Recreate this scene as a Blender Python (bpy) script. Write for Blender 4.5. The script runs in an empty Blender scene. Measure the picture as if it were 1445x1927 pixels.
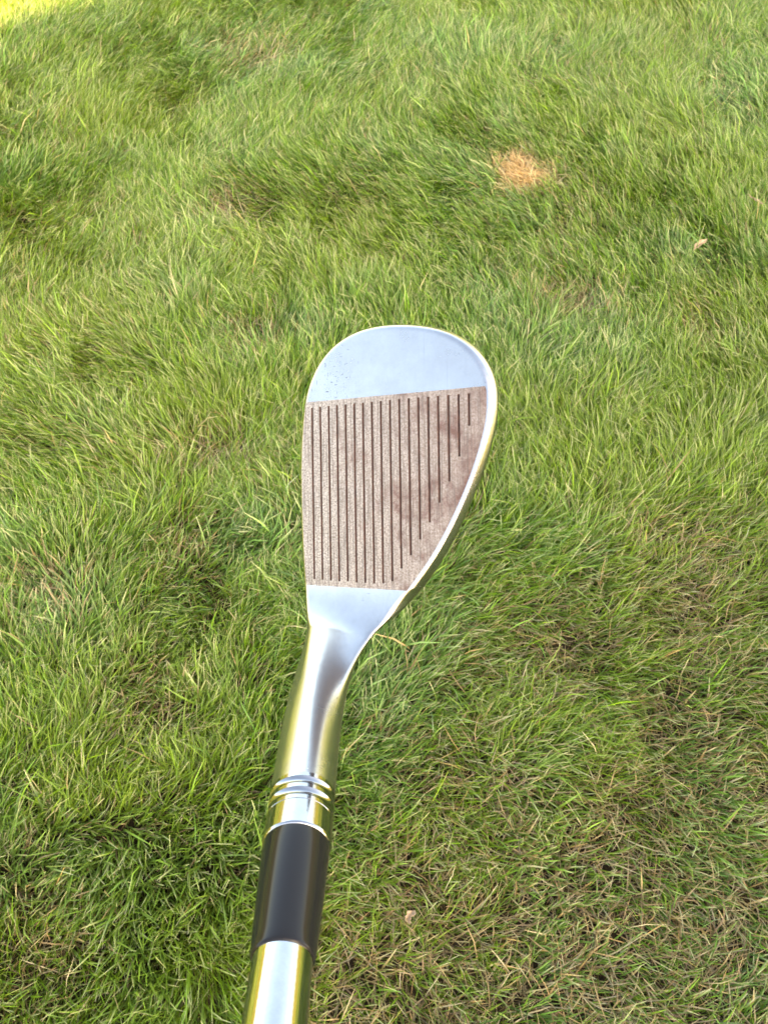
import bpy, math, random
import numpy as np
from mathutils import Vector, Matrix

# ------------------------------------------------------------------ camera, sky, sun, exposure
sc = bpy.context.scene
CAM_H, PITCH = 0.92, math.radians(57.0)
IW, IH, FPX = 1445.0, 1927.0, 1447.0
cam_d = bpy.data.cameras.new('camera')
cam = bpy.data.objects.new('camera', cam_d)
sc.collection.objects.link(cam)
cam.location = (0, 0, CAM_H)
cam.rotation_euler = (math.pi / 2 - PITCH, 0, 0)
cam_d.sensor_fit = 'HORIZONTAL'
cam_d.sensor_width = 36.0
cam_d.lens = 36.0 * FPX / IW
cam_d.clip_start, cam_d.clip_end = 0.01, 2000.0
cam_d.dof.use_dof = True
cam_d.dof.focus_distance = 0.27
cam_d.dof.aperture_fstop = 75.0
sc.camera = cam

SUN_EL = math.radians(36.0)
SHN = np.array([-0.60, 0.80])              # direction the shade falls on the ground
to_sun = Vector((-SHN[0] * math.cos(SUN_EL), -SHN[1] * math.cos(SUN_EL), math.sin(SUN_EL)))
world = bpy.data.worlds.new('World')
sc.world = world
world.use_nodes = True
wn = world.node_tree
bg = wn.nodes['Background']
sky = wn.nodes.new('ShaderNodeTexSky')
sky.sky_type = 'NISHITA'
sky.sun_disc = False
sky.sun_elevation = SUN_EL
sky.sun_rotation = math.atan2(to_sun.x, to_sun.y)
sky.dust_density = 2.2
sky.air_density = 1.0
wn.links.new(sky.outputs[0], bg.inputs[0])
bg.inputs[1].default_value = 0.13
sun_d = bpy.data.lights.new('sun', 'SUN')
sun_d.energy = 4.4
sun_d.angle = math.radians(0.53)
sun_d.color = (1.0, 0.77, 0.40)
sun = bpy.data.objects.new('sun', sun_d)
sc.collection.objects.link(sun)
sun.rotation_euler = to_sun.to_track_quat('Z', 'Y').to_euler()
vs = sc.view_settings
vs.view_transform = 'Standard'
vs.look = 'None'
vs.gamma = 1.0
vs.exposure = 3.25
vs.use_white_balance = True
vs.white_balance_temperature = 8900.0
vs.white_balance_tint = 12.0
sc.cycles.max_bounces = 8
sc.cycles.use_denoising = True

COL = sc.collection
RNG = np.random.default_rng(7)
CAMM = Matrix.Translation(cam.location) @ cam.rotation_euler.to_matrix().to_4x4()


def cam_to_world(p):
    return CAMM @ Vector(p)


def pixel_ground(px, py):
    """where the ray through a photo pixel meets the lawn"""
    d = CAMM.to_3x3() @ Vector(((px - IW / 2) / FPX, (IH / 2 - py) / FPX, -1.0))
    k = -CAM_H / d.z
    return np.array([d.x * k, d.y * k])


# ------------------------------------------------------------------ helpers
def new_obj(name, verts, faces, mat, parent=None, smooth=True):
    me = bpy.data.meshes.new(name)
    me.from_pydata([tuple(v) for v in verts], [], [tuple(f) for f in faces])
    me.materials.append(mat)
    if smooth:
        me.polygons.foreach_set('use_smooth', [True] * len(me.polygons))
    me.update()
    o = bpy.data.objects.new(name, me)
    COL.objects.link(o)
    if parent:
        o.parent = parent
    return o


def tag(o, label=None, cat=None, group=None, kind=None):
    if label: o['label'] = label
    if cat: o['category'] = cat
    if group: o['group'] = group
    if kind: o['kind'] = kind
    return o


def mat_new(name):
    m = bpy.data.materials.new(name)
    m.use_nodes = True
    nt = m.node_tree
    return m, nt, nt.nodes['Principled BSDF'], nt.nodes['Material Output']


def N(nt, typ, **kw):
    n = nt.nodes.new(typ)
    for k, v in kw.items():
        setattr(n, k, v)
    return n


def ramp(nt, src, stops):
    r = N(nt, 'ShaderNodeValToRGB')
    el = r.color_ramp.elements
    while len(el) < len(stops):
        el.new(0.5)
    for e, (p, c) in zip(el, stops):
        e.position = p
        e.color = c if len(c) == 4 else (*c, 1)
    nt.links.new(src, r.inputs[0])
    return r


def mapping(nt, scale, coord='Object'):
    tc = N(nt, 'ShaderNodeTexCoord')
    mp = N(nt, 'ShaderNodeMapping')
    mp.inputs['Scale'].default_value = scale
    nt.links.new(tc.outputs[coord], mp.inputs[0])
    return mp.outputs[0]


def noise(nt, vec, scale, detail=4, rough=0.55):
    n = N(nt, 'ShaderNodeTexNoise')
    n.inputs['Scale'].default_value = scale
    n.inputs['Detail'].default_value = detail
    n.inputs['Roughness'].default_value = rough
    nt.links.new(vec, n.inputs['Vector'])
    return n.outputs['Fac']


def mixc(nt, fac, a, b, mode='MIX'):
    m = N(nt, 'ShaderNodeMix', data_type='RGBA', blend_type=mode)
    for sock, v in ((m.inputs[0], fac), (m.inputs[6], a), (m.inputs[7], b)):
        if hasattr(v, 'is_linked'):
            nt.links.new(v, sock)
        else:
            sock.default_value = v if not isinstance(v, tuple) or len(v) == 4 else (*v, 1)
    return m.outputs[2]


def mathn(nt, op, a, b=0.0, clamp=False):
    m = N(nt, 'ShaderNodeMath', operation=op)
    m.use_clamp = clamp
    for sock, v in ((m.inputs[0], a), (m.inputs[1], b)):
        if hasattr(v, 'is_linked'):
            nt.links.new(v, sock)
        else:
            sock.default_value = v
    return m.outputs[0]


# ------------------------------------------------------------------ noise fields for the lawn
def vnoise(x, y, scale, seed):
    r = np.random.default_rng(seed)
    n = 128
    g = r.random((n, n))
    fx, fy = x / scale + 40.3, y / scale + 37.7
    ix, iy = np.floor(fx).astype(int), np.floor(fy).astype(int)
    tx, ty = fx - ix, fy - iy
    tx, ty = tx * tx * (3 - 2 * tx), ty * ty * (3 - 2 * ty)
    a, b = g[ix % n, iy % n], g[(ix + 1) % n, iy % n]
    c, d = g[ix % n, (iy + 1) % n], g[(ix + 1) % n, (iy + 1) % n]
    return (a * (1 - tx) + b * tx) * (1 - ty) + (c * (1 - tx) + d * tx) * ty


def ground_z(x, y):
    fade = np.clip((9 - np.hypot(x, y)) / 4, 0, 1)
    return fade * (0.014 * (vnoise(x, y, 0.42, 11) - 0.5) + 0.016 * (vnoise(x, y, 0.17, 12) - 0.5))


# ------------------------------------------------------------------ ground sheet
def build_ground():
    dense = np.arange(-4.5, 4.501, 0.06)
    out = 4.5 * 1.35 ** np.arange(1, 18)
    ax = np.concatenate([-out[::-1], dense, out])
    X, Y = np.meshgrid(ax, ax, indexing='ij')
    Z = ground_z(X, Y)
    n = len(ax)
    v = np.stack([X, Y, Z], -1).reshape(-1, 3)
    i, j = np.meshgrid(np.arange(n - 1), np.arange(n - 1), indexing='ij')
    a = (i * n + j).ravel()
    f = np.stack([a, a + n, a + n + 1, a + 1], -1)
    m, nt, b, o = mat_new('soil_and_turf')
    vec = mapping(nt, (1, 1, 1))
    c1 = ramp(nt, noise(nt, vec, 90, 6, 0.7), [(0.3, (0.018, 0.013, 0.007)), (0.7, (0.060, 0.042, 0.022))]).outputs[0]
    c2 = ramp(nt, noise(nt, vec, 60, 8, 0.75), [(0.3, (0.10, 0.115, 0.016)), (0.7, (0.22, 0.215, 0.035))]).outputs[0]  # far turf yellowed so it looks sunlit in the chrome
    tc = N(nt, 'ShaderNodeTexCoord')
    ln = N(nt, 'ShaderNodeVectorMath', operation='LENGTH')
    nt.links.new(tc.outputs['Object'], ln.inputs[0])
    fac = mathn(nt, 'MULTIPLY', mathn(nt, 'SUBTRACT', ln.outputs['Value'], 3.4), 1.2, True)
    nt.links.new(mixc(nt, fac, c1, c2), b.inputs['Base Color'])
    b.inputs['Roughness'].default_value = 0.9
    b.inputs['Specular IOR Level'].default_value = 0.1
    bp = N(nt, 'ShaderNodeBump')
    bp.inputs['Strength'].default_value = 0.8
    bp.inputs['Distance'].default_value = 0.02
    nt.links.new(noise(nt, vec, 70, 6, 0.7), bp.inputs['Height'])
    nt.links.new(bp.outputs[0], b.inputs['Normal'])
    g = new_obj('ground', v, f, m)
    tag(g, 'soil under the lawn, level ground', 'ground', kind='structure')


build_ground()


# ------------------------------------------------------------------ added unseen building, sized and placed to shade the lawn
def build_shade_house():
    tdir = np.array([0.8, 0.6])
    base = -7.0 * SHN                          # foot of the ridge line on the ground
    root = bpy.data.objects.new('added_shade_house', None)
    COL.objects.link(root)
    root.location = (base[0], base[1], 0)
    root.rotation_euler = (0, 0, math.atan2(tdir[1], tdir[0]))
    tag(root, 'added narrow beige clapboard building out of view, shaped to shade the lawn', 'added_shade_house')
    m, nt, b, o = mat_new('clapboard')
    vec = mapping(nt, (1, 1, 1))
    nt.links.new(ramp(nt, noise(nt, vec, 3, 6), [(0.3, (0.40, 0.33, 0.27)), (0.7, (0.47, 0.39, 0.33))]).outputs[0], b.inputs['Base Color'])
    b.inputs['Roughness'].default_value = 0.6
    mr, nt, b, o = mat_new('roof_shingle')
    vec = mapping(nt, (1, 1, 1))
    nt.links.new(ramp(nt, noise(nt, vec, 9, 6), [(0.3, (0.06, 0.055, 0.05)), (0.7, (0.13, 0.12, 0.11))]).outputs[0], b.inputs['Base Color'])
    b.inputs['Roughness'].default_value = 0.85
    mg, nt, b, o = mat_new('window_glass')
    b.inputs['Base Color'].default_value = (0.03, 0.035, 0.04, 1)
    b.inputs['Roughness'].default_value = 0.08
    mw, nt, b, o = mat_new('white_trim')
    b.inputs['Base Color'].default_value = (0.75, 0.75, 0.73, 1)
    x0, x1, hw, eave, ridge = -0.45, 2.0, 2.4, 4.0, RIDGE
    v = [(x0, -hw, 0), (x1, -hw, 0), (x1, hw, 0), (x0, hw, 0), (x0, -hw, eave), (x1, -hw, eave), (x1, hw, eave), (x0, hw, eave),
         (x0, 0, ridge - .12), (x1, 0, ridge - .12)]
    f = [(0, 1, 5, 4), (3, 7, 6, 2), (1, 2, 6, 9, 5), (0, 4, 8, 7, 3)]
    new_obj('shade_house_wall', v, f, m, root, False)
    sl = (ridge - eave) / hw
    ov = 0.3
    e = eave - sl * ov
    v, f = [], []
    for s in (-1, 1):
        k = len(v)
        for (xx, yy, zz) in ((x0 - ov, s * (hw + ov), e), (x1 + ov, s * (hw + ov), e), (x1 + ov, 0, ridge), (x0 - ov, 0, ridge)):
            v += [(xx, yy, zz), (xx, yy, zz - 0.1)]
        f += [(k, k + 2, k + 4, k + 6), (k + 1, k + 7, k + 5, k + 3), (k, k + 1, k + 3, k + 2), (k + 2, k + 3, k + 5, k + 4), (k + 6, k + 7, k + 1, k)]
    new_obj('shade_house_roof', v, f, mr, root, False)
    # clapboards on the lawn side
    bm_v = [(0, 0, 0), (1, 0, 0), (1, .022, 0), (0, .022, 0), (0, 0, .17), (1, 0, .17), (1, .006, .17), (0, .006, .17)]
    bm_f = [(0, 1, 2, 3), (3, 2, 6, 7), (7, 6, 5, 4), (0, 3, 7, 4), (1, 5, 6, 2)]
    first = None
    for k in range(25):
        if first is None:
            o = new_obj('clapboard', bm_v, bm_f, m, root, False)
            first = o
        else:
            o = first.copy()
            COL.objects.link(o)
            o.parent = root
        o.location = (x0, hw + .001, .05 + k * .166)
        o.scale = (x1 - x0, 1, 1)
    for wx in (-0.3, 0.85):
        for wz in (1.0,):
            w, h, d = 1.0, 1.35, 0.06
            fr = new_obj('window', [(x, y, z) for x, z in ((0, 0), (w, 0), (w, h), (0, h)) for y in (0, d)],
                         [(1, 3, 5, 7), (0, 1, 7, 6), (2, 4, 5, 3), (0, 2, 3, 1), (4, 6, 7, 5)], mw, root, False)
            fr.location = (wx, hw + .02, wz)
            for pz in (0.07, 0.70):
                pn = new_obj('pane', [(0.07, d + .003, pz), (w - .07, d + .003, pz), (w - .07, d + .003, pz + .58), (.07, d + .003, pz + .58)],
                             [(0, 1, 2, 3)], mg, fr, False)


# ridge height so that the shade ends just inside the far left corner of the view
edge = pixel_ground(92, 19)
RIDGE = (float(edge @ SHN) + 7.0) * math.tan(SUN_EL)
build_shade_house()

# ------------------------------------------------------------------ golf wedge: frame taken from the photo's geometry (millimetres)
TH = math.radians(31.0)
D0 = 208.0


def px3(px, py, d):
    return np.array([(px - IW / 2) / FPX * d, (IH / 2 - py) / FPX * d, -d])


fw = np.array([-0.0136, 1.0, 0.0]); fw /= np.linalg.norm(fw)       # along the grooves towards the toe
fn = np.array([-math.sin(TH), 0, math.cos(TH)])
fn -= fw * (fn @ fw); fn /= np.linalg.norm(fn)                     # out of the face
fu = np.cross(fw, fn)                                              # leading edge -> top line
O = px3(740, 900, D0)
R = np.stack([fu, fw, fn])                                         # camera mm -> face frame


def to_face(p):
    return R @ (np.asarray(p) - O)


def px_face(px, py):
    d = px3(px, py, 1.0)
    k = (O @ fn) / (d @ fn)
    return to_face(d * k)[:2]


AX_S = np.array([0.0, -0.438, 0.899]); AX_S /= np.linalg.norm(AX_S)
AX_P = np.array([-17.9, -61.5, -172.0])
ax_e = np.array([0, 0.899, 0.438])


def k_of_y(y, r):
    t = (y - IH / 2) / FPX
    p = AX_P + ax_e * r
    # (-(p.y + s.y k)) / (-(p.z + s.z k)) = t
    return (t * -p[2] + p[1]) / (t * AX_S[2] - AX_S[1])


def r_of_width(y, wpx):
    r = 6.0
    for _ in range(5):
        t = (y - IH / 2) / FPX
        k = (t * -AX_P[2] + AX_P[1]) / (t * AX_S[2] - AX_S[1])
        d = -(AX_P + AX_S * k)[2]
        r = wpx * d / FPX / 2
    return r


SF = R @ AX_S                 # hosel axis in the face frame
PF = to_face(AX_P)
RH = r_of_width(1480, 112.0) * 1.075

wedge = bpy.data.objects.new('golf_wedge', None)
COL.objects.link(wedge)
Mf = Matrix(((fu[0], fw[0], fn[0], O[0] / 1000), (fu[1], fw[1], fn[1], O[1] / 1000), (fu[2], fw[2], fn[2], O[2] / 1000), (0, 0, 0, 1)))
wedge.matrix_world = CAMM @ Mf
tag(wedge, 'steel golf wedge with grooved rusty face held above the grass', 'golf club')


# --- materials
def mat_steel(name, base=(0.33, 0.333, 0.34), rough=0.2, brush=(1, 1, 1), scuff=False):
    m, nt, b, o = mat_new(name)
    b.inputs['Metallic'].default_value = 1.0
    v0 = mapping(nt, (1, 1, 1))
    vb = mapping(nt, brush)
    n1 = noise(nt, v0, 75, 7, 0.68)
    n2 = noise(nt, vb, 900, 3, 0.6)
    col = mixc(nt, ramp(nt, n1, [(0.35, (0, 0, 0)), (0.75, (1, 1, 1))]).outputs[0], base, tuple(c * 0.76 for c in base))
    if scuff:
        # nicks and dark scratches near the toe's leading edge, dull specks elsewhere
        tc = N(nt, 'ShaderNodeTexCoord')
        sp = N(nt, 'ShaderNodeSeparateXYZ')
        nt.links.new(tc.outputs['Object'], sp.inputs[0])
        du = mathn(nt, 'MULTIPLY', mathn(nt, 'SUBTRACT', sp.outputs[0], -0.0175), 85.0)
        dw = mathn(nt, 'MULTIPLY', mathn(nt, 'SUBTRACT', sp.outputs[1], 0.0285), 62.0)
        rr = mathn(nt, 'ADD', mathn(nt, 'MULTIPLY', du, du), mathn(nt, 'MULTIPLY', dw, dw))
        zone = mathn(nt, 'SUBTRACT', 1.0, rr, True)
        for ang_, str_, scl in ((0.5, (1.0, 5.5, 1), 520), (-0.35, (6.5, 1.0, 1), 430), (1.1, (1.0, 3.0, 1), 900)):
            v_ = mapping(nt, str_)
            v_.node.inputs['Rotation'].default_value = (0, 0, ang_)
            sc1 = noise(nt, v_, scl, 2, 0.5)
            th = mathn(nt, 'SUBTRACT', 0.745, mathn(nt, 'MULTIPLY', zone, 0.082))
            nick = mathn(nt, 'MULTIPLY', mathn(nt, 'SUBTRACT', sc1, th), 22.0, True)
            col = mixc(nt, nick, col, (0.08, 0.08, 0.085))
        for ang_, scl in ((0.25, 900), (1.35, 1100), (-0.7, 1000)):
            v_ = mapping(nt, (1.0, 0.035, 1.0))
            v_.node.inputs['Rotation'].default_value = (0, 0, ang_)
            hair = mathn(nt, 'MULTIPLY', mathn(nt, 'SUBTRACT', noise(nt, v_, scl, 1, 0.5), 0.72), 10.0, True)
            col = mixc(nt, mathn(nt, 'MULTIPLY', hair, 0.22), col, (0.24, 0.245, 0.26))
        sm = noise(nt, v0, 260, 5, 0.7)
        col = mixc(nt, mathn(nt, 'MULTIPLY', mathn(nt, 'SUBTRACT', sm, 0.60), 2.2, True), col, (0.25, 0.26, 0.28))
    nt.links.new(col, b.inputs['Base Color'])
    rg = N(nt, 'ShaderNodeMapRange')
    rg.inputs['To Min'].default_value = rough * 0.7
    rg.inputs['To Max'].default_value = rough * 1.35
    nt.links.new(n1, rg.inputs['Value'])
    nt.links.new(rg.outputs[0], b.inputs['Roughness'])
    bp = N(nt, 'ShaderNodeBump')
    bp.inputs['Strength'].default_value = 0.10
    bp.inputs['Distance'].default_value = 0.00012
    nt.links.new(n2, bp.inputs['Height'])
    nt.links.new(bp.outputs[0], b.inputs['Normal'])
    return m


M_HEAD = mat_steel('worn_chrome', base=(0.43, 0.428, 0.425), rough=0.25, brush=(1, 0.15, 1), scuff=True)
M_HOSEL = mat_steel('brushed_steel', rough=0.085, brush=(0.12, 0.12, 1))
M_RING = mat_steel('polished_steel', rough=0.05)
M_SHAFT = mat_steel('polished_chrome', base=(0.42, 0.422, 0.43), rough=0.035)


def mat_face():
    m, nt, b, o = mat_new('milled_rusty_steel')
    v0 = mapping(nt, (1, 1, 1))
    vl = mapping(nt, (1, 0.04, 1))
    lines = noise(nt, vl, 2000, 2, 0.5)
    blot = noise(nt, v0, 62, 7, 0.75)
    spk = noise(nt, v0, 1900, 4, 0.75)
    tc = N(nt, 'ShaderNodeTexCoord')
    sp = N(nt, 'ShaderNodeSeparateXYZ')
    nt.links.new(tc.outputs['Object'], sp.inputs[0])
    side = mathn(nt, 'MULTIPLY', mathn(nt, 'ADD', sp.outputs[0], 0.022), 19.0, True)    # rust gathers towards the top line
    base = ramp(nt, spk, [(0.32, (0.10, 0.068, 0.056)), (0.5, (0.30, 0.25, 0.215)), (0.70, (0.50, 0.44, 0.40))]).outputs[0]
    base = mixc(nt, mathn(nt, 'MULTIPLY', side, 0.55), base, (0.19, 0.112, 0.082))
    rs = mathn(nt, 'ADD', blot, mathn(nt, 'MULTIPLY', side, 0.13))
    rs = mathn(nt, 'ADD', rs, mathn(nt, 'MULTIPLY', spk, 0.16))
    rust = mathn(nt, 'MULTIPLY', mathn(nt, 'SUBTRACT', rs, 0.645), 7.0, True)
    base = mixc(nt, mathn(nt, 'MULTIPLY', rust, 0.82), base, (0.105, 0.034, 0.023))
    base = mixc(nt, mathn(nt, 'MULTIPLY', ramp(nt, lines, [(0.35, (1, 1, 1)), (0.55, (0, 0, 0))]).outputs[0], 0.55), base, (0.10, 0.075, 0.062))
    nt.links.new(base, b.inputs['Base Color'])
    b.inputs['Metallic'].default_value = 0.55
    b.inputs['Roughness'].default_value = 0.46
    bp = N(nt, 'ShaderNodeBump')
    bp.inputs['Strength'].default_value = 0.5
    bp.inputs['Distance'].default_value = 0.00015
    nt.links.new(lines, bp.inputs['Height'])
    bp2 = N(nt, 'ShaderNodeBump')
    bp2.inputs['Strength'].default_value = 0.3
    bp2.inputs['Distance'].default_value = 0.0002
    nt.links.new(spk, bp2.inputs['Height'])
    nt.links.new(bp.outputs[0], bp2.inputs['Normal'])
    nt.links.new(bp2.outputs[0], b.inputs['Normal'])
    return m


M_FACE = mat_face()
M_GROOVE, nt, b, o = mat_new('rust_and_shade_groove')  # dark rust, its tone also painting in the shade of the recess
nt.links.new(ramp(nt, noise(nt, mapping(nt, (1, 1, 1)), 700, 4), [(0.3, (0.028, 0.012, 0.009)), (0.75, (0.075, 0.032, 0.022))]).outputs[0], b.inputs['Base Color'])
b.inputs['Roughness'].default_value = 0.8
M_FERR, nt, b, o = mat_new('black_plastic')
b.inputs['Base Color'].default_value = (0.012, 0.011, 0.011, 1)
nt.links.new(ramp(nt, noise(nt, mapping(nt, (1, 1, 1)), 300, 6, 0.7), [(0.3, (0.06,) * 3), (0.75, (0.15,) * 3)]).outputs[0], b.inputs['Roughness'])
b.inputs['Specular IOR Level'].default_value = 0.17
M_GRIP, nt, b, o = mat_new('grip_rubber')
b.inputs['Base Color'].default_value = (0.02, 0.02, 0.02, 1)
b.inputs['Roughness'].default_value = 0.75

# --- outline of the club face, traced on the face plane
OUT_PX = [(576, 1120), (571, 1040), (568, 960), (567, 880), (569, 820), (575, 757), (584, 722), (602, 684), (630, 652), (668, 629), (712, 618),
          (757, 616), (800, 620), (842, 632), (876, 654), (900, 682), (914, 712), (919, 745), (916, 790), (903, 845), (880, 912), (850, 980),
          (818, 1040), (790, 1082), (762, 1120), (746, 1147), (730, 1178), (715, 1214), (702, 1258), (690, 1320), (678, 1400), (666, 1500), (656, 1600), (620, 1615), (583, 1600), (580, 1450), (578, 1300), (577, 1180)]


def spline(pts, per=14):
    P = np.asarray(pts, float)
    n = len(P)
    out = []
    for i in range(n):
        p0, p1, p2, p3 = P[i - 1], P[i], P[(i + 1) % n], P[(i + 2) % n]
        for t in np.arange(per) / per:
            out.append(0.5 * (2 * p1 + (p2 - p0) * t + (2 * p0 - 5 * p1 + 4 * p2 - p3) * t * t + (3 * p1 - p0 - 3 * p2 + p3) * t ** 3))
    return np.array(out)


poly = spline([px_face(*p) for p in OUT_PX])
# even spacing, light smoothing so that the rim reflects without ripples
seg = np.linalg.norm(np.roll(poly, -1, 0) - poly, axis=1)
cum = np.concatenate([[0], np.cumsum(seg)])
tt = np.linspace(0, cum[-1], 421)[:-1]
pc = np.vstack([poly, poly[:1]])
poly = np.stack([np.interp(tt, cum, pc[:, 0]), np.interp(tt, cum, pc[:, 1])], -1)
for _ in range(14):
    poly = 0.5 * poly + 0.25 * (np.roll(poly, 1, 0) + np.roll(poly, -1, 0))


def polydist(u, w):
    """signed distance to the outline, negative inside"""
    A, B = poly, np.roll(poly, -1, 0)
    best = np.full(u.shape, 1e9)
    inside = np.zeros(u.shape, bool)
    for (ax_, ay), (bx, by) in zip(A, B):
        ex, ey = bx - ax_, by - ay
        dx, dy = u - ax_, w - ay
        t = np.clip((dx * ex + dy * ey) / (ex * ex + ey * ey), 0, 1)
        best = np.minimum(best, (dx - ex * t) ** 2 + (dy - ey * t) ** 2)
        if ay != by:
            c = ((ay > w) != (by > w)) & (u < ex * (w - ay) / (by - ay) + ax_)
            inside ^= c
    d = np.sqrt(best)
    return np.where(inside, -d, d)


def smax(a, b, k):
    h = np.maximum(k - np.abs(a - b), 0) / k
    return np.maximum(a, b) + h * h * k * 0.25


def smin(a, b, k):
    return -smax(-a, -b, k)


K_SEAM = k_of_y(1452.0, RH)
NECK_W, NECK_Q = -0.5, -8.5


# the neck bends from the blade into the hosel along an arc tangent to both
WV = np.array([0.0, 1.0, 0.0])
SWQ = math.hypot(SF[1], SF[2])
PHI = math.acos(-SF[1] / SWQ)                                  # bend out of the face plane
DP = np.array([0.0, 0.0, 1.0])
DP1 = DP * math.cos(PHI) + WV * math.sin(PHI)                  # towards the pivot at the hosel end


def heel_w(u):
    a, b_ = px_face(575, 1101), px_face(765, 1112)
    return a[1] + (b_[1] - a[1]) * (u - a[0]) / (b_[0] - a[0])


# arc start: solve for the wanted depth and height
_T = DP1 - DP
_A = np.array([[SF[1], _T[1]], [SF[2], _T[2]]])
K1, RB = np.linalg.solve(_A, np.array([heel_w(-14.0) - NECK_W, NECK_Q]) - PF[1:])
C0 = PF + SF * K1 + RB * _T
L_ARC = RB * PHI
SIG = SF[0] / SWQ                                              # sideways run of the hosel per unit of length
C0[0] -= SIG * L_ARC / 2
PV = C0 + DP * RB


def blade_sdf(u, w, q, pd):
    sole = np.clip((-u - 4) / 26, 0, 1)
    thick = 4.4 + 11 * sole * sole * (3 - 2 * sole) + 0.6 * np.clip((-4 - w) / 26, 0, 1)
    return smax(smax(q, (pd - 0.6 + 0.33 * q) * 0.96, 1.15), -q - thick, 2.4)


def sdf(u, w, q, pdf=None):
    pdf = pdf or polydist
    rw, rq = w - PV[1], q - PV[2]
    x1, x2 = -rq, -rw
    y1 = -(rw * DP1[1] + rq * DP1[2])
    k = (u - PF[0]) * SF[0] + (w - PF[1]) * SF[1] + (q - PF[2]) * SF[2]
    kp = ((w - PF[1]) * SF[1] + (q - PF[2]) * SF[2]) / SWQ - K1 * SWQ    # length along the bent path past the arc
    phi = np.arctan2(x2, x1)
    rho = np.hypot(x1, x2)
    straight = (kp > 0) & (phi > 0)
    bend = (phi > 0) & ~straight
    b_ = np.where(straight, RB - y1, np.where(bend, RB - rho, RB - x1))
    ell = np.where(straight, L_ARC + kp, np.where(bend, RB * phi, x2))
    el = np.maximum(ell, 0)
    arc_ = np.minimum(el, L_ARC)
    shift = SIG * (arc_ * arc_ / (2 * L_ARC) + np.maximum(el - L_ARC, 0))
    slope = SIG * arc_ / L_ARC
    a = u - C0[0] - shift
    uu = u - shift
    qq = C0[2] + b_
    ww = C0[1] - ell
    d1 = blade_sdf(uu, ww, qq, pdf(uu, ww))
    d2 = np.sqrt(a * a / (1 + slope * slope) + b_ * b_ + 1e-9) - RH
    t = np.clip((ell - MORPH0) / (MORPH1 - MORPH0), 0, 1)
    t = t * t * t * (t * (6 * t - 15) + 10)
    d = d1 * (1 - t) + d2 * t
    return np.maximum(d, k - (K_SEAM + 0.9))


MORPH0, MORPH1 = 0.0, L_ARC + (k_of_y(1395, RH) - K1) * SWQ


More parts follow.
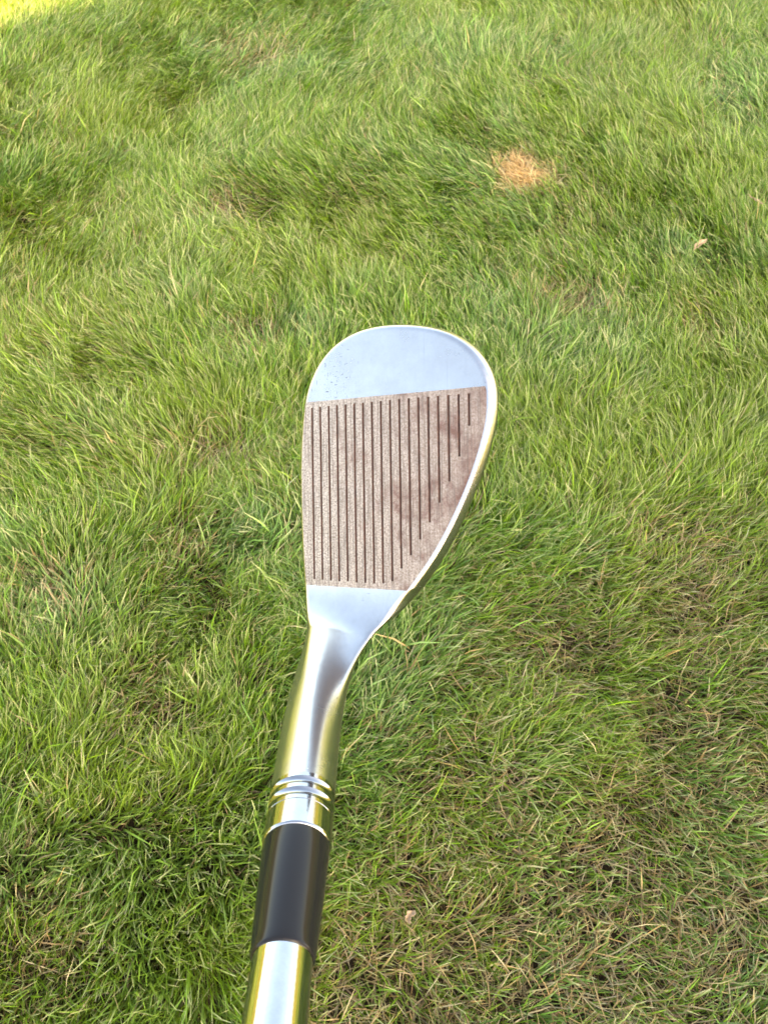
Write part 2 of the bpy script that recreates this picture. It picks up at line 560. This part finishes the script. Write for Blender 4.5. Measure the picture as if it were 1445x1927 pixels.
def build_head():
    hseam = PF + SF * K_SEAM
    lo = np.array([poly[:, 0].min() - 4, min(poly[:, 1].min(), hseam[1]) - 10, -20.5])
    hi = np.array([poly[:, 0].max() + 4, poly[:, 1].max() + 4, hseam[2] + 9])
    h = 0.6
    ax3 = [np.arange(lo[i], hi[i] + h, h) for i in range(3)]
    nx, ny, nz = [len(a) for a in ax3]
    U, W = np.meshgrid(ax3[0], ax3[1], indexing='ij')
    # outline distance as a table for the coarse grid
    tu = np.arange(lo[0] - 30, hi[0] + 30, 0.4); tw = np.arange(lo[1] - 70, hi[1] + 30, 0.4)
    TU, TW = np.meshgrid(tu, tw, indexing='ij')
    TAB = polydist(TU, TW)

    def pdt(u, w):
        fu_ = np.clip((u - tu[0]) / 0.4, 0, len(tu) - 2.001); fw_ = np.clip((w - tw[0]) / 0.4, 0, len(tw) - 2.001)
        i, j = fu_.astype(int), fw_.astype(int)
        a, b_ = fu_ - i, fw_ - j
        return (TAB[i, j] * (1 - a) + TAB[i + 1, j] * a) * (1 - b_) + (TAB[i, j + 1] * (1 - a) + TAB[i + 1, j + 1] * a) * b_
    F = np.stack([sdf(U, W, np.full_like(U, z), pdt) for z in ax3[2]], -1)
    ins = F < 0
    sh = (nx - 1, ny - 1, nz - 1)
    cnt = np.zeros(sh); acc = np.zeros(sh + (3,))
    cs = [(a, b, c) for a in (0, 1) for b in (0, 1) for c in (0, 1)]
    sl = lambda a, n: slice(a, a + n)
    for a in cs:
        for axis in range(3):
            if a[axis]:
                continue
            b = list(a); b[axis] = 1
            Fa = F[sl(a[0], sh[0]), sl(a[1], sh[1]), sl(a[2], sh[2])]
            Fb = F[sl(b[0], sh[0]), sl(b[1], sh[1]), sl(b[2], sh[2])]
            cr = (Fa < 0) != (Fb < 0)
            t = np.where(cr, Fa / np.where(cr, Fa - Fb, 1), 0)
            cnt += cr
            for d in range(3):
                acc[..., d] += np.where(cr, a[d] + (t if d == axis else 0), 0)
    act = cnt > 0
    idx = np.full(sh, -1); idx[act] = np.arange(act.sum())
    ijk = np.argwhere(act)
    V = (ijk + acc[act] / cnt[act][:, None]) * h + lo
    quads = []
    for axis in range(3):
        a1, a2 = (axis + 1) % 3, (axis + 2) % 3
        s0 = [slice(None)] * 3; s1 = [slice(None)] * 3
        s0[axis] = slice(0, -1); s1[axis] = slice(1, None)
        A, B = ins[tuple(s0)], ins[tuple(s1)]
        e = np.argwhere(A != B)
        ok = np.ones(len(e), bool)
        for a in (a1, a2):
            ok &= (e[:, a] > 0) & (e[:, a] < sh[a])
        e = e[ok]
        flip = B[tuple(e.T)]
        q = []
        for o1, o2 in ((-1, -1), (0, -1), (0, 0), (-1, 0)):
            c = e.copy(); c[:, a1] += o1; c[:, a2] += o2
            q.append(idx[tuple(c.T)])
        q = np.stack(q, -1)
        q[flip] = q[flip][:, ::-1]
        quads.append(q)
    quads = np.concatenate(quads)

    def grad(P, e=0.02):
        g = np.zeros_like(P)
        for d in range(3):
            o_ = np.zeros(3); o_[d] = e
            g[:, d] = (sdf(*(P + o_).T) - sdf(*(P - o_).T)) / (2 * e)
        return g
    for _ in range(3):
        f = sdf(*V.T)
        g = grad(V)
        V = V - g * np.clip(f / np.maximum((g * g).sum(1), 0.2), -0.4, 0.4)[:, None]
    nrm = grad(V, 0.12)
    nrm /= np.maximum(np.linalg.norm(nrm, axis=1, keepdims=True), 1e-6)
    # open the flat under the milled plate
    um, wm = V[:, 0], V[:, 1]
    wl = W_HEEL(um) + 0.35
    wh = W_TOE(um) - 0.35
    under = (np.abs(V[:, 2]) < 0.06) & (um > U_LO(wm) + 0.7) & (um < U_HI(wm) - 0.7) & (wm > wl) & (wm < wh)
    keep = ~under[quads].all(1)
    quads = quads[keep]
    used = np.unique(quads)
    remap = np.full(len(V), -1); remap[used] = np.arange(len(used))
    quads = remap[quads]; V = V[used]; nrm = nrm[used]
    o = new_obj('club_head', V / 1000, quads, M_HEAD, wedge)
    o.data.normals_split_custom_set_from_vertices([tuple(n) for n in nrm])
    return o


# --- milled hitting area: borders from the photo
def line_f(p, q):
    a, b_ = px_face(*p), px_face(*q)
    return lambda u: a[1] + (b_[1] - a[1]) * (np.asarray(u) - a[0]) / (b_[0] - a[0])


W_TOE = line_f((575, 757), (915, 726))
W_HEEL = line_f((575, 1101), (765, 1112))


def outline_u(w, side, inset):
    """u of the outline at height w on the leading-edge (-1) or top-line (+1) side"""
    w = np.asarray(w, float)
    P = poly
    cx = 0.0
    lo_i = np.argsort(P[:, 1])
    if side < 0:
        pts = P[P[:, 0] < np.interp(P[:, 1], [-40, 40], [-14, 4])]
    else:
        pts = P[P[:, 0] >= np.interp(P[:, 1], [-40, 40], [-14, 4])]
    pts = pts[np.argsort(pts[:, 1])]
    return np.interp(w, pts[:, 1], pts[:, 0]) - side * inset


U_LO = lambda w: outline_u(w, -1, 0.25)
U_HI = lambda w: outline_u(w, 1, 0.35)
build_head()

GX = [588, 603, 619, 634.5, 650.5, 667, 683, 699.5, 716, 733, 750, 768, 786, 804.5, 823.5, 843, 862.5, 881.5]
GTOP = [764 + (737 - 764) * i / 17 for i in range(18)]
GBOT = [1092, 1093, 1094.5, 1096, 1096, 1098, 1099, 1100, 1100, 1096, 1072, 1047, 1017, 985, 948, 908, 861, 803]


def build_face():
    TOPQ, DEEP, EDGE = 0.07, -0.40, -0.6
    hw = 0.33
    gr = []
    for i in range(18):
        a = px_face(GX[i], GTOP[i] + 3)
        b_ = px_face(GX[i] + 4.6, GBOT[i] - 2)
        gr.append((0.5 * (a[0] + b_[0]), b_[1], a[1]))
    us = [g[0] for g in gr]
    p = np.polyfit(range(18), us, 1)
    us = [0.3 * u_ + 0.7 * (p[0] * i + p[1]) for i, u_ in enumerate(us)]
    gr = [(u_, g[1], g[2]) for u_, g in zip(us, gr)]
    # left and right reach of the plate
    wgrid = np.linspace(-60, 60, 2401)
    lo_u = U_LO(wgrid); hi_u = U_HI(wgrid)

    def wrange(u):
        a, b_ = float(W_HEEL(u)), float(W_TOE(u))
        okm = (wgrid >= a) & (wgrid <= b_) & (lo_u <= u) & (hi_u >= u)
        if not okm.any():
            return None
        ww = wgrid[okm]
        return ww[0], ww[-1]
    umin = U_LO(wgrid)[(wgrid > W_HEEL(-20)) & (wgrid < W_TOE(-20))].min()
    umax = hi_u[(wgrid > W_HEEL(20)) & (wgrid < W_TOE(20))].max()
    cuts = list(np.arange(umin + 0.03, umax - 0.03, 0.3))
    for (u_, _, _) in gr:
        cuts = [c for c in cuts if abs(c - u_) > hw + 0.06] + [u_ - hw, u_ + hw]
    cuts = sorted(cuts)
    V, Fs = [], []

    def quad(*pts):
        k = len(V)
        V.extend(pts)
        Fs.append((k, k + 1, k + 2, k + 3))
    for ua, ub in zip(cuts[:-1], cuts[1:]):
        ra, rb = wrange(ua), wrange(ub)
        if ra is None or rb is None:
            continue
        um = 0.5 * (ua + ub)
        g = [x for x in gr if abs(x[0] - um) < 0.02]
        # border walls
        quad((ua, ra[1], TOPQ), (ub, rb[1], TOPQ), (ub, rb[1], EDGE), (ua, ra[1], EDGE))
        quad((ub, rb[0], TOPQ), (ua, ra[0], TOPQ), (ua, ra[0], EDGE), (ub, rb[0], EDGE))
        if not g:
            quad((ua, ra[0], TOPQ), (ub, rb[0], TOPQ), (ub, rb[1], TOPQ), (ua, ra[1], TOPQ))
        else:
            _, g0, g1 = g[0]
            quad((ua, ra[0], TOPQ), (ub, rb[0], TOPQ), (ub, g0, TOPQ), (ua, g0, TOPQ))
            quad((ua, g1, TOPQ), (ub, g1, TOPQ), (ub, rb[1], TOPQ), (ua, ra[1], TOPQ))
    for u_, s in ((cuts[0], -1), (cuts[-1], 1)):
        r = wrange(u_)
        if r:
            quad((u_, r[0], TOPQ), (u_, r[1], TOPQ), (u_, r[1], EDGE), (u_, r[0], EDGE))
    plate = new_obj('milled_face', np.array(V) / 1000, Fs, M_FACE, wedge, False)
    plate['label'] = 'rusty milled hitting area with score lines'
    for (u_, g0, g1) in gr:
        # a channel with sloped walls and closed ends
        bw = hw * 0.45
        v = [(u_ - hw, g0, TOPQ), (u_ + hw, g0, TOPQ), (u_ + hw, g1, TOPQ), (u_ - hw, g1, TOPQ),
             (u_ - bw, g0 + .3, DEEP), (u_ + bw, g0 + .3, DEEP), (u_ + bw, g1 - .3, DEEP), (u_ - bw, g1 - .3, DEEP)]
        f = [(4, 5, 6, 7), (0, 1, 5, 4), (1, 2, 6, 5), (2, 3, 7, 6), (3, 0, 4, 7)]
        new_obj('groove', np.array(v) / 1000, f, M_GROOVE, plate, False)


build_face()


# --- lathe along the shaft axis
e1 = np.cross(SF, [0, 0, 1.0]); e1 /= np.linalg.norm(e1)
e2 = np.cross(SF, e1)


def lathe(name, prof, mat, parent=wedge, n=96, sharp=30):
    V, Fs = [], []
    for k, r in prof:
        for i in range(n):
            a = 2 * math.pi * i / n
            V.append((PF + SF * k + (e1 * math.cos(a) + e2 * math.sin(a)) * r) / 1000)
    for j in range(len(prof) - 1):
        for i in range(n):
            a, b_ = j * n + i, j * n + (i + 1) % n
            Fs.append((a, b_, b_ + n, a + n))
    o = new_obj(name, V, Fs, mat, parent)
    # outward normals, crisp at the turned edges
    import bmesh
    bm = bmesh.new(); bm.from_mesh(o.data)
    bmesh.ops.recalc_face_normals(bm, faces=bm.faces)
    for ed in bm.edges:
        if len(ed.link_faces) == 2 and ed.calc_face_angle() > math.radians(sharp):
            ed.smooth = False
    bm.to_mesh(o.data); bm.free()
    return o


def kk(y, r=None):
    return k_of_y(y, RH if r is None else r)


RFT = r_of_width(1600, 121.0)
RFB = r_of_width(1783, 118.0) * 1.04
RS0 = r_of_width(1800, 106.0) * 1.08
RS1 = r_of_width(1900, 108.5) * 1.13
print('neck', K1, RB, C0, L_ARC, MORPH1, math.degrees(PHI))
print('radii', RH, RFT, RFB, RS0, RS1, 'seam', K_SEAM, 'axis face', PF, SF)


def arc(y0, y1, depth, m=10):
    k0, k1 = kk(y0), kk(y1)
    return [(k0 + (k1 - k0) * t, RH - depth * math.sin(math.pi * t) ** 0.8) for t in np.linspace(0, 1, m + 2)[1:-1]]


k_ft = kk(1548, RH)
prof = [(kk(1452.0), RH - 0.12), (kk(1452.4), RH + 0.04), (kk(1459), RH + 0.02)]
GR1 = [(kk(1459.2), RH)] + arc(1459.5, 1472, 0.42, 14) + [(kk(1472.3), RH)]
GR2 = [(kk(1479.2), RH)] + arc(1479.5, 1493.5, 0.42, 14) + [(kk(1493.8), RH)]
prof += [(kk(1459.2), RH - 0.9), (kk(1472.3), RH - 0.9)] + [(kk(1472.4), RH), (kk(1473), RH), (kk(1478.4), RH), (kk(1479), RH)]
prof += [(kk(1479.2), RH - 0.9), (kk(1493.8), RH - 0.9)] + [(kk(1494), RH), (kk(1500.5), RH), (kk(1501), RH - 0.06), (kk(1502), RH - 0.02)]
prof += [(kk(1504), RH - 0.02), (k_ft - 0.7, RH - 0.02), (k_ft - 0.55, RH - 0.02), (k_ft - 0.15, RH - 0.18), (k_ft, RH - 0.5), (k_ft, RH - 1.8)]
collar = lathe('hosel_collar', prof, M_HOSEL, sharp=12)
lathe('turned_groove', GR1, M_RING, collar)
lathe('turned_groove', GR2, M_RING, collar)
k_fb = k_of_y(1768, RFB)
fp = [(k_ft - 0.05, RH - 1.8), (k_ft - 0.05, RH - 0.30)]
for t in np.linspace(0.02, 0.96, 14):
    fp.append((k_ft + (k_fb - k_ft) * t, (RH - 0.28) + (RFB - RH + 0.28) * t ** 1.3))
for a in np.linspace(0, math.pi / 2, 6):
    fp.append((k_fb - 0.6 + 0.6 * math.sin(a), RFB - 0.6 + 0.6 * math.cos(a)))
fp.append((k_fb, RS0 - 0.4))
lathe('ferrule', fp, M_FERR, sharp=40)
sp_ = [(k_fb - 3, RS0), (k_fb + 20, 0.5 * (RS0 + RS1)), (k_fb + 45, RS1)]
rr = RS1
kq = k_fb + 130
while kq < k_fb + 660:                                     # steel shaft steps up in diameter
    sp_ += [(kq, rr), (kq + 0.6, rr + 0.16)]
    rr += 0.16
    kq += 45
sp_.append((k_fb + 690, rr))
lathe('shaft', sp_, M_SHAFT)
k_g = k_fb + 640
gp = [(k_g, rr + 0.2), (k_g, rr + 1.6), (k_g + 4, rr + 2.1)]
for i in range(40):
    k0 = k_g + 6 + i * 6.4
    r0 = rr + 2.2 + 2.6 * i / 40
    gp += [(k0, r0), (k0 + 4.6, r0), (k0 + 5.0, r0 - 0.35), (k0 + 6.0, r0 - 0.35)]
gp += [(k_g + 266, rr + 5.2), (k_g + 270, rr + 4.6), (k_g + 271.5, rr + 2.5), (k_g + 272, 0.1)]
lathe('grip', gp, M_GRIP, n=48)


# ------------------------------------------------------------------ lawn: single blades of grass
FRAME_M = 0.03
CELL = 0.25


def in_frame(x, y, m=FRAME_M):
    c, s = math.cos(PITCH), math.sin(PITCH)
    dz = 0.03 - CAM_H
    d = y * c - dz * s                    # depth along the view
    yu = y * s + dz * c
    px = x / np.maximum(d, 1e-3) * FPX / (IW / 2)
    py = yu / np.maximum(d, 1e-3) * FPX / (IH / 2)
    return (np.abs(px) < 1 + m) & (np.abs(py) < 1 + m)


DRY = pixel_ground(990, 346)
THIN = [(480, 650, .07), (440, 400, .07), (1075, 580, .08), (1290, 1180, .16), (1330, 1760, .30), (1000, 1840, .26), (900, 1620, .16), (1200, 1600, .2), (700, 1880, .15), (280, 1330, .07),
        (1400, 1560, .2), (760, 1740, .12), (90, 1120, .06), (330, 1060, .06), (1250, 1400, .15), (470, 120, .12), (1330, 640, .08), (60, 1800, .12),
        (400, 870, .06), (1050, 1250, .1)]
THIN = [(pixel_ground(a, b_), r * 0.8) for a, b_, r in THIN]


def thinness(x, y):
    t = np.zeros_like(x)
    for c, r in THIN:
        t = np.maximum(t, np.exp(-((x - c[0]) ** 2 + (y - c[1]) ** 2) / (r * r)))
    return np.clip(t * 0.78 + 0.55 * (vnoise(x, y, 0.13, 21) - 0.45) + 0.3 * (vnoise(x, y, 0.035, 22) - 0.5), 0, 1)


def dryspot(x, y):
    d = np.hypot((x - DRY[0]) / 0.052, (y - DRY[1]) / 0.066) + 0.9 * (vnoise(x, y, 0.03, 31) - 0.5)
    return np.clip(1.35 - d, 0, 1)


GREENS = np.array([(0.112, 0.205, 0.012), (0.078, 0.165, 0.008), (0.170, 0.255, 0.028), (0.095, 0.195, 0.036), (0.046, 0.100, 0.006), (0.235, 0.315, 0.090)])
TANS = np.array([(0.33, 0.25, 0.125), (0.25, 0.18, 0.085), (0.42, 0.34, 0.19), (0.19, 0.12, 0.055), (0.36, 0.24, 0.10)])


def lawn_cells():
    """cells of the lawn: those the view touches get blades of their own, the others get repeated turf"""
    core, outer = [], []
    t = (np.arange(6) / 5 - 0.5) * CELL
    tx, ty = np.meshgrid(t, t)
    for i in range(-17, 18):
        for j in range(-8, 26):
            cx, cy = i * CELL, j * CELL
            if in_frame(cx + tx.ravel(), cy + ty.ravel()).any():
                core.append((cx, cy))
            elif math.hypot(cx, cy - 1.6) < 4.4:
                outer.append((cx, cy))
    return np.array(core), np.array(outer)


CORE, OUTER = lawn_cells()


def sample_area(n):
    c = CORE[RNG.integers(0, len(CORE), n)]
    p = c + (RNG.random((n, 2)) - 0.5) * CELL
    return p[:, 0].copy(), p[:, 1].copy()


def build_blades(name, x, y, segs, kind, wscale=1.0):
    n = len(x)
    r = RNG.random
    thin = thinness(x, y)
    dry = dryspot(x, y)
    # combed directions: slow swirls, clumps, then single blades
    swirl = vnoise(x, y, 0.55, 41) * 5.2 + vnoise(x, y, 0.20, 42) * 2.6 - 2.2
    tuft = (vnoise(x, y, 0.045, 43) - 0.5) * 2.6
    ang = swirl + tuft + RNG.normal(0, 0.70, n)
    coarse = vnoise(x, y, 0.10, 44) + 0.25 * (vnoise(x, y, 0.03, 45) - 0.5)      # tufts of a broader, bluer grass
    flat = np.clip(0.40 * vnoise(x, y, 0.24, 46) + 0.45 * vnoise(x, y, 0.07, 47) + 0.10 + 0.14 * np.clip((y - 0.9) / 0.8, 0, 1), 0, 1)
    if kind == 'green':
        L = (0.036 + 0.015 * vnoise(x, y, 0.16, 48) + 0.023 * r(n)) * (1 - 0.45 * thin) * (1 - 0.55 * dry)
        L *= np.where(r(n) < 0.10, 1.4, 1.0)
        wd = (0.00072 + 0.0015 * r(n) ** 2.2 + 0.0010 * np.clip(coarse - 0.55, 0, .5) * 2) * wscale
        a0 = np.radians(8 + 34 * flat + RNG.normal(0, 11, n))
        a1 = np.radians(48 + 52 * flat + RNG.normal(0, 17, n))
        z0 = 0.0
    else:
        L = 0.016 + 0.030 * r(n)
        ang = ang + RNG.normal(0, 1.4, n)
        wd = (0.0008 + 0.0009 * r(n)) * wscale
        a0 = np.radians(RNG.uniform(35, 85, n))
        a1 = np.radians(RNG.uniform(70, 105, n))
        z0 = RNG.uniform(0.001, 0.018, n) * (1 - 0.3 * dry)
    rows = segs + 1
    t = np.linspace(0, 1, rows)
    px_, py_ = x.copy(), y.copy()
    pz = ground_z(x, y) + z0 - 0.002
    P = np.zeros((n, rows, 3)); T = np.zeros((n, rows, 3))
    bend = RNG.normal(0, 0.35, n)
    for i in range(rows):
        a = a0 + (a1 - a0) * t[i] ** 1.2
        h = ang + bend * t[i]
        d = np.stack([np.sin(a) * np.cos(h), np.sin(a) * np.sin(h), np.cos(a)], -1)
        T[:, i] = d
        P[:, i] = np.stack([px_, py_, pz], -1)
        st = (L / segs)
        px_ = px_ + d[:, 0] * st; py_ = py_ + d[:, 1] * st; pz = pz + d[:, 2] * st
    P[:, :, 2] = np.maximum(P[:, :, 2], ground_z(P[:, :, 0], P[:, :, 1]) + 0.002 + 0.004 * r(n)[:, None])
    # blade width direction with a twist
    side0 = np.stack([-np.sin(ang), np.cos(ang), np.zeros(n)], -1)
    tw0 = RNG.normal(0, 0.7, n)
    tw = RNG.normal(0, 0.5, n)
    prof = np.interp(t, [0, 0.15, 0.6, 0.9, 1.0], [0.75, 1.0, 0.92, 0.55, 0.16])
    V = np.zeros((n, rows, 2, 3))
    for i in range(rows):
        nn = np.cross(T[:, i], side0)
        a = tw0 + tw * t[i]
        s = side0 * np.cos(a)[:, None] + nn * np.sin(a)[:, None]
        hw = (wd * prof[i] * 0.5)[:, None]
        V[:, i, 0] = P[:, i] - s * hw
        V[:, i, 1] = P[:, i] + s * hw
    # colour of each blade: kind of grass, dead straw, pale sheath, clipped tan tips
    if kind == 'green':
        w1 = vnoise(x, y, 0.22, 51)
        g = GREENS[RNG.choice(6, n, p=[.24, .22, .20, .13, .09, .12])]
        blu = np.clip((coarse - 0.55) * 3.2, 0, 1)[:, None]
        g = g * (1 - 0.6 * blu) + np.array([0.115, 0.205, 0.060]) * 0.6 * blu
        warm = np.clip((w1 - 0.35) * 2.2, 0, 1)[:, None] * 0.45
        g = g * (1 - warm) + np.array([0.165, 0.225, 0.018]) * warm
        pdead = np.clip(0.018 + 0.27 * thin, 0, .6)
        g = np.where((r(n) < pdead)[:, None], TANS[RNG.choice(5, n)], g)
        straw = np.array([0.66, 0.45, 0.22]) * (0.75 + 0.4 * r(n))[:, None]
        g = np.where((r(n) < dry * 1.25)[:, None], straw, g)
        g = g * np.exp(RNG.normal(0, 0.30, n))[:, None]
        g = np.minimum(g, 0.6)
        basec = 0.75 * g + 0.25 * np.array([0.20, 0.19, 0.08])
        tipc = np.where((r(n) < 0.30)[:, None], np.array([0.60, 0.55, 0.30]), g * 1.12)
    else:
        g = TANS[RNG.choice(5, n)] * np.exp(RNG.normal(-0.1, 0.28, n))[:, None]
        straw = np.array([0.66, 0.45, 0.22]) * (0.7 + 0.45 * r(n))[:, None]
        g = np.where((r(n) < dry * 1.3)[:, None], straw, g)
        basec, tipc = g * 0.9, g
    C = np.zeros((n, rows, 2, 4)); C[..., 3] = 1
    for i in range(rows):
        if i == 0:
            c = basec
        elif i == rows - 1:
            c = tipc
        else:
            c = g
        C[:, i, :, :3] = c[:, None, :]
    nv = n * rows * 2
    base = (np.arange(n) * rows * 2)[:, None]
    q = []
    for i in range(segs):
        k = i * 2
        q.append(np.stack([base + k, base + k + 1, base + k + 3, base + k + 2], -1)[:, 0])
    Q = np.stack(q, 1).reshape(-1, 4)
    return V.reshape(-1, 3), C.reshape(-1, 4), Q


def make_lawn():
    parts = []
    x, y = sample_area(430000)
    keep = RNG.random(len(x)) > np.clip(0.55 * thinness(x, y) + 0.35 * dryspot(x, y), 0, .8)
    parts.append(build_blades('g', x[keep], y[keep], 3, 'green'))
    x, y = sample_area(130000)
    keep = RNG.random(len(x)) < 0.16 + 1.0 * thinness(x, y) + dryspot(x, y)
    parts.append(build_blades('t', x[keep], y[keep], 2, 'thatch'))
    c = DRY[None, :] + RNG.normal(0, 0.024, (900, 2))
    parts.append(build_blades('t', c[:, 0].copy(), c[:, 1].copy(), 2, 'thatch', 1.3))
    c = DRY[None, :] + np.array([0.05, 0.0]) + RNG.normal(0, 0.05, (420, 2))
    parts.append(build_blades('t', c[:, 0].copy(), c[:, 1].copy(), 2, 'thatch', 1.2))
    off = 0
    Vs, Cs, Qs = [], [], []
    for V, C, Q in parts:
        Vs.append(V); Cs.append(C); Qs.append(Q + off); off += len(V)
    V, C, Q = np.concatenate(Vs), np.concatenate(Cs), np.concatenate(Qs)
    m = grass_material()
    ob = blade_object('lawn_grass', V, C, Q, m)
    tag(ob, 'green lawn grass with straw coloured thatch between the blades', 'grass', kind='stuff')
    outer_lawn(m)


def blade_object(name, V, C, Q, m, part=None, rot=None):
    me = bpy.data.meshes.new(name)
    me.vertices.add(len(V))
    me.vertices.foreach_set('co', V.astype(np.float32).ravel())
    me.loops.add(len(Q) * 4)
    me.loops.foreach_set('vertex_index', Q.astype(np.int32).ravel())
    me.polygons.add(len(Q))
    me.polygons.foreach_set('loop_start', np.arange(0, len(Q) * 4, 4, dtype=np.int32))
    me.polygons.foreach_set('use_smooth', np.ones(len(Q), dtype=bool))
    at = me.color_attributes.new('blade', 'FLOAT_COLOR', 'POINT')
    at.data.foreach_set('color', C.astype(np.float32).ravel())
    if part is not None:
        pa = me.attributes.new('part', 'INT', 'POINT')
        pa.data.foreach_set('value', part.astype(np.int32))
        ra = me.attributes.new('turn', 'FLOAT_VECTOR', 'POINT')
        ra.data.foreach_set('vector', rot.astype(np.float32).ravel())
    me.update(calc_edges=True)
    me.materials.append(m)
    ob = bpy.data.objects.new(name, me)
    COL.objects.link(ob)
    return ob


def grass_material():
    m, nt, b, o = mat_new('grass_blade')
    ca = N(nt, 'ShaderNodeVertexColor', layer_name='blade')
    nt.links.new(ca.outputs[0], b.inputs['Base Color'])
    b.inputs['Roughness'].default_value = 0.42
    b.inputs['Specular IOR Level'].default_value = 0.45
    tr = N(nt, 'ShaderNodeBsdfTranslucent')
    nt.links.new(mixc(nt, 1.0, ca.outputs[0], (1.25, 1.3, 0.7), 'MULTIPLY'), tr.inputs[0])
    mx = N(nt, 'ShaderNodeMixShader')
    mx.inputs[0].default_value = 0.36
    nt.links.new(b.outputs[0], mx.inputs[1])
    nt.links.new(tr.outputs[0], mx.inputs[2])
    nt.links.new(mx.outputs[0], o.inputs[0])
    return m


def outer_lawn(m):
    """the same turf going on past the view: three squares of blades repeated over the cells"""
    Vs, Cs, Qs, Ps, Rs = [], [], [], [], []
    off = 0
    nvar = 3
    for k in range(nvar):
        c = 20.0 + 3 * k
        for n, segs, kind in ((5600, 3, 'green'), (900, 2, 'thatch')):
            x = c + (RNG.random(n) - 0.5) * CELL
            y = c + (RNG.random(n) - 0.5) * CELL
            V, C, Q = build_blades('', x, y, segs, kind)
            V = V - np.array([c, c, 0.0])
            Vs.append(V); Cs.append(C); Qs.append(Q + off); off += len(V)
            Ps.append(np.full(len(V), k)); Rs.append(np.zeros((len(V), 3)))
    n = len(OUTER)
    Vs.append(np.stack([OUTER[:, 0], OUTER[:, 1], ground_z(OUTER[:, 0], OUTER[:, 1])], -1))
    Cs.append(np.ones((n, 4)))
    Ps.append(10 + RNG.integers(0, nvar, n))
    Rs.append(np.stack([np.zeros(n), np.zeros(n), RNG.integers(0, 4, n) * math.pi / 2], -1))
    ob = blade_object('surrounding_lawn_grass', np.concatenate(Vs), np.concatenate(Cs), np.concatenate(Qs), m, np.concatenate(Ps), np.concatenate(Rs))
    tag(ob, 'green lawn grass going on around the patch under the club', 'grass', kind='stuff')
    ng = bpy.data.node_groups.new('repeat_turf', 'GeometryNodeTree')
    ng.interface.new_socket('Geometry', in_out='INPUT', socket_type='NodeSocketGeometry')
    ng.interface.new_socket('Geometry', in_out='OUTPUT', socket_type='NodeSocketGeometry')
    gi, go = ng.nodes.new('NodeGroupInput'), ng.nodes.new('NodeGroupOutput')
    pa = ng.nodes.new('GeometryNodeInputNamedAttribute'); pa.data_type = 'INT'; pa.inputs[0].default_value = 'part'
    tu = ng.nodes.new('GeometryNodeInputNamedAttribute'); tu.data_type = 'FLOAT_VECTOR'; tu.inputs[0].default_value = 'turn'
    jn = ng.nodes.new('GeometryNodeJoinGeometry')

    def pick(val):
        cp = ng.nodes.new('FunctionNodeCompare'); cp.data_type = 'INT'; cp.operation = 'EQUAL'
        a_, b_ = [q for q in cp.inputs if q.type == 'INT' and q.enabled][:2]
        ng.links.new(pa.outputs[0], a_)
        b_.default_value = val
        sg = ng.nodes.new('GeometryNodeSeparateGeometry'); sg.domain = 'POINT'
        ng.links.new(gi.outputs[0], sg.inputs[0])
        ng.links.new(cp.outputs[0], sg.inputs[1])
        return sg.outputs[0]
    for k in range(nvar):
        ip = ng.nodes.new('GeometryNodeInstanceOnPoints')
        ng.links.new(pick(10 + k), ip.inputs['Points'])
        ng.links.new(pick(k), ip.inputs['Instance'])
        ng.links.new(tu.outputs[0], ip.inputs['Rotation'])
        ng.links.new(ip.outputs[0], jn.inputs[0])
    ng.links.new(jn.outputs[0], go.inputs[0])
    md = ob.modifiers.new('repeat_turf', 'NODES')
    md.node_group = ng
    print('cells', len(CORE), len(OUTER), len(CORE) * CELL * CELL)


make_lawn()


# ------------------------------------------------------------------ dry leaf scraps lying in the grass
M_LEAF, nt, b, o = mat_new('dry_leaf')
nt.links.new(ramp(nt, noise(nt, mapping(nt, (1, 1, 1)), 160, 4), [(0.3, (0.25, 0.15, 0.07)), (0.7, (0.40, 0.27, 0.15))]).outputs[0], b.inputs['Base Color'])
b.inputs['Roughness'].default_value = 0.6


def dry_leaf(px, py, length, width, rot, curl, label, z=0.045, seed=0):
    g = pixel_ground(px, py)
    rg = random.Random(seed)
    n, m_ = 9, 4
    V, Fs = [], []
    for i in range(n):
        t = i / (n - 1)
        half = width * 0.5 * (math.sin(math.pi * min(1, t * 0.93 + 0.05)) ** 0.8) * (0.45 + 1.0 * rg.random())
        for j in range(m_ + 1):
            s = j / m_ * 2 - 1
            V.append(((t - .5) * length, s * half + 0.25 * width * math.sin(t * 4), curl * (s * s) * half + 0.35 * curl * length * (t - .5) ** 2 + rg.uniform(-.0016, .0016)))
    for i in range(n - 1):
        for j in range(m_):
            a = i * (m_ + 1) + j
            Fs.append((a, a + 1, a + m_ + 2, a + m_ + 1))
    o = new_obj('dry_leaf', V, Fs, M_LEAF)
    so = o.modifiers.new('thickness', 'SOLIDIFY')
    so.thickness = 0.0004
    k = (CAM_H - z) / CAM_H                                   # lies on the blade tips
    o.location = (g[0] * k, g[1] * k, z)
    o.rotation_euler = (rg.uniform(-.3, .3), rg.uniform(-.2, .2), rot)
    tag(o, label, 'leaf')


dry_leaf(1316, 462, 0.036, 0.009, 0.75, 0.9, 'curled pale tan dry leaf in the grass, the largest scrap', seed=3)
dry_leaf(1421, 376, 0.036, 0.006, -0.9, 0.5, 'thin straw coloured dry leaf sliver in the grass', seed=5)
dry_leaf(774, 1726, 0.014, 0.009, 1.2, 0.9, 'small crumpled dry leaf scrap beside the black ferrule', z=0.035, seed=8)
